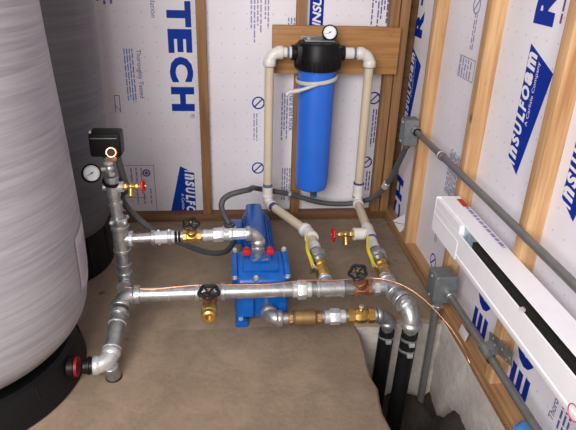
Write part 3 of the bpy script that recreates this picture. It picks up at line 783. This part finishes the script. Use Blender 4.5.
# ------------------------------------------------------------------ PVC lines and filter
FY = 2.235
rv = .0185
t = thing('plastic_pipe', (.155, FY, .14), 'left cream plastic pipe from the filter inlet down behind the pump', 'pipe run', 'cream plastic pipe drops beside the filter')
zt = .790; za = .150; pL = V((.160, FY, za)); kn = V((.308, 1.935, .150)); en = V((.313, 1.86, .150))
b = MB(); b.cyl((.262, FY, zt), (.20, FY, zt), rv*1.02, 'pvcw'); b.cyl((.236, FY, zt), (.228, FY, zt), rv*1.22, 'tealp'); b.cyl((.262, FY, zt), (.236, FY, zt), rv*1.2, 'pvcw'); b.build('nipple', t)
MB().elbow((.160, FY, zt), X, -Z, rv*1.22, .042, 'pvcw', 1.12, .02).build('elbow', t)
b = MB(); b.cyl((.160, FY, zt-.03), pL+Z*.05, rv, 'pvc'); b.cyl((.160, FY, zt-.056), (.160, FY, zt-.050), rv*1.06, 'tealp'); b.build('pipe', t)
b = MB(); b.cyl(pL+Z*.075, pL+Z*.02, rv*1.2, 'pvcw'); b.cyl(pL+Z*.090, pL+Z*.074, rv*1.08, 'tealp'); b.build('coupling', t)
dd = (kn-pL).normalized()
MB().elbow(pL, Z, dd, rv*1.2, .034, 'pvcw', 1.1).build('elbow', t)
b = MB(); b.cyl(pL+dd*.03, kn, rv, 'pvc'); b.cyl(pL+dd*.045, pL+dd*.068, rv*1.1, 'primer'); b.build('pipe', t)
de = (V((.312, 1.57, .152))-kn).normalized()
MB().elbow(kn, -dd, de, rv*1.3, .036, 'pvcw', 1.16, .018).build('elbow', t)
b = MB(); b.cyl(kn+de*.03, kn+de*.15, rv, 'pvc'); b.cyl(kn+de*.10, kn+de*.155, rv*1.22, 'pvcw'); b.build('adapter', t)
def steel_end(t, a, d):
    b = MB(); b.cyl(a, a+d*.03, .025, 'galv_dark'); b.hexp(a+d*.022, a+d*.056, .034, 'galv', 0, 8); b.cyl(a+d*.05, a+d*.075, .026, 'galv_dark'); b.build('union', t)
    b = MB(); b.cyl(a+d*.07, a+d*.095, .019, 'galv'); b.build('nipple', t)
u0 = kn+de*.150; steel_end(t, u0, de)
vb = u0+de*.135
n_end = V((.312, 1.555, .152))
b = MB(); b.cyl(vb+de*.040, n_end, .019, 'galv'); b.cyl(vb+de*.055, vb+de*.068, .024, 'galv_white'); b.build('nipple', t)
ball_valve(vb, de, 'brass ball valve on the left plastic line, yellow lever pointing back', (-.62, -.05, .42), de*-.160+V((0, 0, .034)))

t = thing('plastic_pipe', (.556, FY, .14), 'right cream plastic pipe from the filter outlet down to a white tee', 'pipe run', 'cream plastic pipe drops beside the filter')
pR = V((.559, FY, .150)); mR = V((.519, 1.57, .152))
b = MB(); b.cyl((.448, FY, zt), (.52, FY, zt), rv*1.02, 'pvcw'); b.cyl((.492, FY, zt), (.50, FY, zt), rv*1.22, 'tealp'); b.cyl((.448, FY, zt), (.492, FY, zt), rv*1.2, 'pvcw'); b.build('nipple', t)
MB().elbow((.559, FY, zt), -X, -Z, rv*1.22, .042, 'pvcw', 1.12, .02).build('elbow', t)
b = MB(); b.cyl((.559, FY, zt-.03), pR+Z*.06, rv, 'pvc'); b.cyl((.559, FY, zt-.056), (.559, FY, zt-.050), rv*1.06, 'tealp'); b.build('pipe', t)
b = MB(); b.cyl(pR+Z*.085, pR+Z*.025, rv*1.2, 'pvcw'); b.cyl(pR+Z*.092, pR+Z*.083, rv*1.26, 'primer'); b.cyl(pR+Z*.028, pR+Z*.02, rv*1.26, 'primer'); b.build('coupling', t)
dr = (mR-pR).normalized()
MB().elbow(pR, Z, dr, rv*1.16, .034, 'pvcw', 1.1).build('elbow', t)
b = MB(); b.cyl(pR+dr*.03, pR+dr*.29, rv, 'pvc'); b.build('pipe', t)
ct_ = pR+dr*.313
b = MB(); b.cyl(ct_-dr*.05, ct_+dr*.05, rv*1.3, 'pvcw'); sd = V((-1, -.06, .02)).normalized(); b.cyl(ct_, ct_+sd*.062, rv*1.28, 'pvcw'); b.cyl(ct_+sd*.055, ct_+sd*.064, rv*1.36, 'pvcw'); b.build('tee', t)
b = MB(); b.cyl(ct_+dr*.05, ct_+dr*.148, rv*1.12, 'pvcw'); b.cyl(ct_+dr*.05, ct_+dr*.060, rv*1.34, 'primer'); b.build('adapter', t)
u1 = ct_+dr*.143; steel_end(t, u1, dr); vr = u1+dr*.135
b = MB(); b.cyl(vr+dr*.040, mR-dr*.0, .0195, 'galv'); b.cyl(vr+dr*.052, vr+dr*.066, .0245, 'galv_white'); b.build('nipple', t)
ball_valve(vr, dr, 'brass ball valve on the right plastic line, below the white tee', (-.62, -.05, .42), dr*-.150+V((0, 0, .034)))
hose_bibb(ct_+sd*.062, sd, 'brass tap with red wheel sticking out sideways from the white plastic tee', 1.25)

# filter housing
fx, fz0, fz1 = .350, .215, .750
t = thing('water_filter', (fx, FY, fz0), 'big blue water filter canister with black cap on the wooden board', 'water filter')
b = MB(); b.lathe([(0, 0), (.052, .002), (.064, .010), (.069, .03), (.0705, .06), (.0735, .40), (.0745, .53), (.0745, .545)], (fx, FY, fz0), Z, 'filter_blue', 64)
for k in range(20):
    a = 2*PI*k/20; p = V((fx, FY, 0))+V((math.cos(a), math.sin(a), 0))*.0745
    b.tube([p+Z*(fz1-.035), p+Z*(fz1-.002)], .003, 'filter_blue', 6)
b.build('canister', t)
b = MB(); b.lathe([(.074, -.022), (.088, -.021), (.0905, -.014), (.0905, .016), (.086, .016), (.084, .075), (.078, .083), (0, .084)], (fx, FY, fz1), Z, 'blackp', 64)
for k in range(36):
    a = 2*PI*k/36; p = V((fx, FY, 0))+V((math.cos(a), math.sin(a), 0))*.0905
    b.box(p+Z*(fz1+.0), (.005, .004, .026), 'blackp', rot=M.Rotation(a, 3, 'Z'))
b.cyl((fx-.105, FY, zt), (fx+.105, FY, zt), .030, 'blackp', 28)
b.box((fx, FY, zt-.004), (.176, .10, .072), 'blackp', bev=.012)
b.build('cap', t)
b = MB(); b.box((fx, FY+.010, fz1+.088), (.115, .085, .006), 'box_grey', bev=.001); b.box((fx, YB-.042, fz1+.06), (.115, .006, .062), 'box_grey', bev=.001)
for sx in (-.04, .04): b.hexp((fx+sx, FY-.01, fz1+.09), (fx+sx, FY-.01, fz1+.099), .008, 'galv_white')
b.build('bracket', t)
b = MB(); b.cyl((fx+.002, FY, fz0-.010), (fx+.002, FY, fz0+.004), .018, 'teal', 16); b.lathe([(.016, 0), (.012, .004), (.016, .008), (.012, .012), (.016, .016), (.012, .02), (.016, .024), (.012, .03), (0, .03)], (fx+.012, FY, fz0-.038), Z, 'teal', 16); b.build('drain_plug', t)
# purge/pressure gauge on the cap
gauge((fx+.040, FY-.012, .868), (-.10, -.93, .32), (fx+.046, FY+.012, .838), .030, 'black-rimmed gauge with white dial on top of the blue filter')
# white wrench hung round the canister
b = MB(); c = V((fx, FY, .692)); n_ = V((-.13, -.06, 1)).normalized()
P = []
Fm = frame(n_)
for k in range(29):
    a = D(-195+300*k/28) ; P.append(c+Fm@V((.0805*math.cos(a), .0805*math.sin(a), 0)))
e = V((fx-.078, FY-.035, .640))
b.torus(c, n_, .0805, .0055, 'strap', 48, 8, 1.5)
Q = smoothpath([V((fx+.0, FY-.082, .687)), V((fx-.04, FY-.086, .674)), V((fx-.08, FY-.080, .660)), V((fx-.115, FY-.07, .652))])
b.tube(Q, [.006]*8+[.007]*8+[.009]*9, 'strap', 10); b.tube([Q[-1], Q[-1]+V((-.012, 0, -.012))], .008, 'strap', 8)
b.top('filter_wrench', 'off-white plastic filter wrench looped around the blue canister', 'wrench')

# ------------------------------------------------------------------ electrical
def conduit_box(c, s, label, cov):
    c = V(c); t = thing('junction_box', c-Z*s[2]/2, label, 'junction box', 'grey metal junction boxes')
    MB().box(c, s, 'box_grey', bev=.008, seg=3).build('box_body', t)
    b = MB(); n_ = V(cov); k = V((s[0]*.9 if not n_.x else .005, s[1]*.9 if not n_.y else .005, s[2]*.9 if not n_.z else .005))
    b.box(c+V((n_.x*(s[0]/2), n_.y*(s[1]/2), n_.z*(s[2]/2))), k, 'box_grey', bev=.002); cv = b.build('cover_plate', t)
    for k in (-1, 1):
        p = c+V((n_.x*(s[0]/2+.002), n_.y*(s[1]/2+.002), 0))+Z*k*s[2]*.36; MB().cyl(p, p+n_*.003, .005, 'galv_white', 10).build('cover_screw', cv)
    return t
conduit_box((.700, 2.062, .525), (.056, .062, .105), 'grey metal box high on the right wall near the corner', (-1, 0, 0))
conduit_box((.692, 1.52, .165), (.072, .075, .10), 'grey metal box low on the right wall under the white heater', (-1, 0, 0))
t = thing('conduit', (.712, 1.3, .50), 'long grey rigid conduit running above the white heater', 'conduit')
b = MB(); b.tube([(.712, 2.03, .537), (.712, 1.35, .540), (.712, .2, .536)], .0112, 'emt', 18); b.build('pipe', t)
b = MB(); b.cyl((.712, 2.035, .537), (.712, 2.008, .537), .0175, 'galv_dark'); b.hexp((.712, 2.02, .537), (.712, 2.008, .537), .020, 'galv'); b.build('connector', t)
b = MB(); b.cyl((.712, 1.76, .538), (.712, 1.72, .538), .0145, 'emt'); b.cyl((.712, 1.745, .538), (.712, 1.738, .538), .0165, 'galv_white'); b.build('coupling', t)
t = thing('conduit', (.708, 1.2, .11), 'grey rigid conduit low along the sill below the white heater', 'conduit')
b = MB(); b.tube([(.706, 1.485, .150), (.712, 1.2, .146), (.714, .2, .140)], .0112, 'emt', 18); b.build('pipe', t)
b = MB(); b.cyl((.706, 1.49, .150), (.706, 1.462, .150), .0175, 'galv_dark'); b.build('connector', t)
t = thing('conduit', (.672, 1.5, -.36), 'grey rigid conduit dropping from the low box into the pit', 'conduit')
b = MB(); b.tube([(.678, 1.505, .118), (.676, 1.5, -.1), (.672, 1.49, -.38)], .0125, 'emt', 18); b.build('pipe', t)
b = MB(); b.cyl((.678, 1.505, .125), (.678, 1.505, .088), .019, 'galv_dark'); b.hexp((.678, 1.505, .10), (.678, 1.505, .088), .022, 'galv'); b.build('connector', t)
# conduit strap on the stud
t = thing('conduit_strap', (.72, 1.17, .15), 'bent perforated metal bracket holding the low conduit below the heater', 'bracket')
b = MB(); Q = []
for k in range(9):
    a = D(-90+180*k/8); Q.append(V((.712-.016*math.cos(a), 0, .146+.016*math.sin(a))))
prof = [V((.727, 0, .122))]+Q+[V((.727, 0, .164)), V((.727, 0, .19))]
vs = []; fs = []
for p in prof: vs += [p+Y*1.165, p+Y*1.225]
for i in range(len(prof)-1): fs.append((2*i, 2*i+1, 2*i+3, 2*i+2))
b.add(vs, fs, 'galv_dark'); b.box((.7255, 1.160, .188), (.003, .135, .042), 'galv_dark', bev=.001, rot=M.Rotation(D(-14), 3, 'X'))
b.build('strap_plate', t)
for y, z in ((1.108, .198), (1.122, .182), (1.15, .192), (1.19, .176), (1.205, .188)): MB().cyl((.7265, y, z), (.7236, y, z), .004, 'galv_white', 10).build('screw', t)

# flexible conduits
t = thing('flexible_conduit', (.25, 2.3, .1), 'dark grey flexible conduit looping from the pump motor up to the upper wall box', 'conduit')
P = [(PX-.104, 1.98, .175), (PX-.122, 2.0, .200), (PX-.134, 2.03, .226), (PX-.126, 2.045, .252), (PX-.098, 2.06, .266), (PX-.055, 2.07, .275), (PX-.020, 2.10, .270), (.092, 2.19, .240), (.112, 2.26, .208), (.150, 2.296, .186), (.20, 2.30, .175), (.266, 2.315, .155), (.395, 2.32, .112), (.497, 2.32, .100), (.58, 2.31, .112), (.652, 2.27, .160), (.690, 2.21, .265), (.700, 2.14, .375), (.704, 2.085, .462)]
MB().tube(smoothpath(P), .0115, 'rubber', 14).build('hose', t)
b = MB(); p = V((.235, 2.31, .165)); b.cyl(p+V((.02, .006, -.008)), p+V((.035, .008, -.012)), .0145, 'galv_white'); b.build('clip', t)
b = MB(); b.cyl((.675, 2.235, .215), (.682, 2.222, .242), .0145, 'galv_white'); b.build('clip', t)
b = MB(); b.cyl((.703, 2.09, .455), (.705, 2.075, .482), .017, 'galv_dark'); b.build('connector', t)
P = [ct+V((.026, .02, -.035)), rp(.55)+V((.026, .02, 0)), rp(.49)+V((.026, .045, 0)), rp(.44)+V((.028, .06, 0)), (-.355, 1.73, .405), (-.332, 1.75, .34), (-.266, 1.76, .265), (-.181, 1.78, .205), (-.093, 1.83, .135), (-.03, 1.88, .105), (.0, 1.94, .100), (PX-.085, 1.985, .112)]
b = MB(); b.tube(smoothpath(P), .0105, 'rubber', 14)
b.top('flexible_conduit', 'grey flexible conduit sagging from the black pressure switch down to the pump', 'conduit')

# bare copper earth wire
P = [(-.335, 1.535, .181), (-.25, MY-.006, .1785), (-.12, MY-.004, .186), (.03, MY, .181), (.12, MY-.002, .181), (.24, MY+.004, .188), (.33, MY+.004, .185), (.46, MY+.008, .187), (.535, 1.50, .188), (.60, 1.45, .165), (.66, 1.38, .12), (.70, 1.33, .07), (.722, 1.30, .025), (.724, 1.25, .012), (.724, .9, .008)]
b = MB(); b.tube(smoothpath(P), .0017, 'copper', 8); b.top('earth_wire', 'thin bare copper wire lying along the long pipe and arching to the sill', 'wire')
# nail / thin wire between white tee and sill
b = MB(); b.tube([(.575, 1.96, .165), (.65, 2.03, .15), (.728, 2.07, .115)], .0015, 'galv_dark', 6); b.sphere((.726, 2.068, .116), .006, 'galv_white', 8)
b.top('thin_rod', 'thin stiff wire from the white tee to the sill by the corner', 'wire')

# ------------------------------------------------------------------ baseboard heater on the right wall
hx, hb, ht, hy1, hy0 = .654, .341, .456, 1.585, .15
t = thing('baseboard_heater', (.69, .9, hb), 'long white metal baseboard heater fixed to the right wall studs', 'heater')
b = MB(); b.lo((XR-.004, hy0, hb), (XR-.001, hy1, ht), 'white'); b.build('back_plate', t)
# top hood with a small front lip
b = MB(); b.add([(XR-.001, hy0, ht), (hx+.013, hy0, ht-.001), (hx+.012, hy0, ht-.005), (XR-.001, hy0, ht-.005), (XR-.001, hy1, ht), (hx+.013, hy1, ht-.001), (hx+.012, hy1, ht-.005), (XR-.001, hy1, ht-.005)],
                 [(0,1,5,4), (1,2,6,5), (2,3,7,6), (0,3,2,1), (4,5,6,7)], 'white')
b.build('top_hood', t)
b = MB(); FT = .427
pr = [(hx+.012, hb), (hx+.002, hb), (hx, hb+.003), (hx, hb+.017), (hx+.003, hb+.019), (hx+.003, hb+.022), (hx, hb+.024), (hx, FT-.002), (hx+.002, FT), (hx+.004, FT-.001)]
vs = [V((x, hy0, z)) for x, z in pr]+[V((x, hy1-.004, z)) for x, z in pr]; n = len(pr)
b.add(vs, [(i, i+1, n+i+1, n+i) for i in range(n-1)], 'white'); b.build('front_panel', t)
b = MB(); b.lo((hx-.001, hy1-.003, hb), (XR-.001, hy1, ht), 'white', .001); b.lo((hx-.0015, hy1-.205, hb+.001), (hx+.0005, hy1, hb+.06), 'white'); b.lo((hx+.0005, hy1-.003, hb), (hx-.0012, hy1, FT), 'white'); b.build('end_cap', t)
b = MB(); b.lo((hx+.016, 1.30, FT-.03), (hx+.019, 1.385, ht-.006), 'zinc_reflection'); b.lo((hx+.003, 1.30, FT-.014), (hx+.05, 1.385, FT-.012), 'zinc_reflection'); b.build('reflector', t)
b = MB()
b.lo((hx+.022, hy0, hb+.006), (hx+.024, 1.32, ht-.006), 'fin')
b.lo((hx+.006, hy0, hb+.02), (hx+.07, 1.32, hb+.024), 'fin')
b.build('element_back', t)
b = MB()
y = hy0+.01
b.lo((hx+.004, 1.386, hb+.01), (hx+.06, 1.39, ht-.006), 'white')
b.build('divider', t)
b = MB(); y = .2
while y < 1.30:
    b.lo((hx+.005, y, hb+.03), (hx+.022, y+.0008, ht-.012), 'fin'); y += .0065
b.build('fin_stack', t)
o = MB().lo((hx+.0, 1.385, FT-.0), (hx+.014, hy1-.003, ht-.004), 'white').build('end_cover', t)
b = MB(); b.box((hx+.004, 1.0, FT+.004), (.016, .014, .004), 'strap', rot=M.Rotation(.3, 3, 'Z')); b.build('spring_clip', t)
b = MB(); b.torus((hx-.0005, .757, .360), X, .017, .0012, 'red', 32, 6); b.build('knockout_ring', t)
b = MB(); o_ = V((XR-.016, 1.562, ht)); b.poly([(0, -.004), (.06, -.004), (.06, .014), (0, .014)], 'red', o_, -Y, X, .0006)
b.lines('faint_print', V((XR-.016, 1.50, ht)), -Y, X, .26, 1, .01, .011, .0006, 0); b.build('rating_label', t)

# ------------------------------------------------------------------ small loose things
b = MB(); vs = [(.735, 2.13, PH+.001), (.772, 2.15, PH+.001), (.765, 2.25, PH+.002), (.738, 2.25, PH+.001), (.757, 2.13, PH+.03), (.773, 2.2, PH+.055)]
b.add(vs, [(0,1,2,3), (0,1,4), (1,2,5), (1,5,4), (0,4,5,3), (2,3,5)], 'white'); b.top('foam_scrap', 'white triangular scrap of foam on the sill in the wall corner', 'scrap', sharp=20)
b = MB(); b.box((.729, 1.385, .070), (.003, .052, .030), 'sticker', rot=M.Rotation(D(12), 3, 'Y') , bev=.0005)
b.top('paper_tag', 'small white paper tag stuck on the sill below the low grey box', 'tag')
b = MB(); b.lathe([(.0, 0), (.030, .0), (.032, .008), (.030, .022), (.022, .030), (0, .032)], (.742, .985, PH), Z, 'wire_nut', 24)
for k in range(12):
    a = 2*PI*k/12; b.box(V((.742, .985, PH+.012))+V((math.cos(a), math.sin(a), 0))*.031, (.004, .006, .02), 'wire_nut', rot=M.Rotation(a, 3, 'Z'))
b.top('bottle_cap', 'blue ribbed plastic cap on the sill at the bottom edge of the photo', 'cap')

# ------------------------------------------------------------------ light, world, camera
def area(name, loc, target, size, power, col):
    l = bpy.data.lights.new(name, 'AREA'); l.shape = 'RECTANGLE'; l.size, l.size_y = size; l.energy = power; l.color = col
    o = bpy.data.objects.new(name, l); COL.objects.link(o); o.location = loc
    o.rotation_euler = (V(target)-V(loc)).to_track_quat('-Z', 'Y').to_euler(); return o
area('doorway_light', (-.75, -.95, 1.75), (.5, 1.5, .4), (1.4, 1.8), 106, (1.0, .97, .95))
w = bpy.data.worlds.new('world'); scn.world = w; w.use_nodes = True
nt = w.node_tree; bg = nt.nodes['Background']
tc = nt.nodes.new('ShaderNodeTexCoord'); sep = nt.nodes.new('ShaderNodeSeparateXYZ'); rp_ = nt.nodes.new('ShaderNodeValToRGB')
nt.links.new(tc.outputs['Generated'], sep.inputs[0])
mr = nt.nodes.new('ShaderNodeMapRange'); nt.links.new(sep.outputs[2], mr.inputs[0]); mr.inputs[1].default_value = -1; mr.inputs[2].default_value = 1
nt.links.new(mr.outputs[0], rp_.inputs[0]); nt.links.new(rp_.outputs[0], bg.inputs[0])
e = rp_.color_ramp.elements; e[0].position = .45; e[0].color = (.22, .19, .17, 1); e[1].position = .75; e[1].color = (.62, .62, .68, 1)
bg.inputs[1].default_value = .68

cam = bpy.data.cameras.new('camera'); co = bpy.data.objects.new('camera', cam); COL.objects.link(co)
p_, y_, r_ = D(25.37), D(6.44), D(1.85)
f = V((math.sin(y_)*math.cos(p_), math.cos(y_)*math.cos(p_), -math.sin(p_))); rt = V((math.cos(y_), -math.sin(y_), 0)); up = rt.cross(f)
r2 = rt*math.cos(r_)+up*math.sin(r_); u2 = -rt*math.sin(r_)+up*math.cos(r_)
mw = M((r2, u2, -f)).transposed().to_4x4(); mw.translation = V((0, 0, 1.155)); co.matrix_world = mw
cam.sensor_width = 36; cam.sensor_fit = 'HORIZONTAL'; cam.lens = 561.3/576*36; cam.clip_start = .02
scn.camera = co
scn.view_settings.view_transform = 'Standard'; scn.view_settings.look = 'None'; scn.view_settings.exposure = 0
for o in bpy.data.objects:
    if '_o' in o: del o['_o']
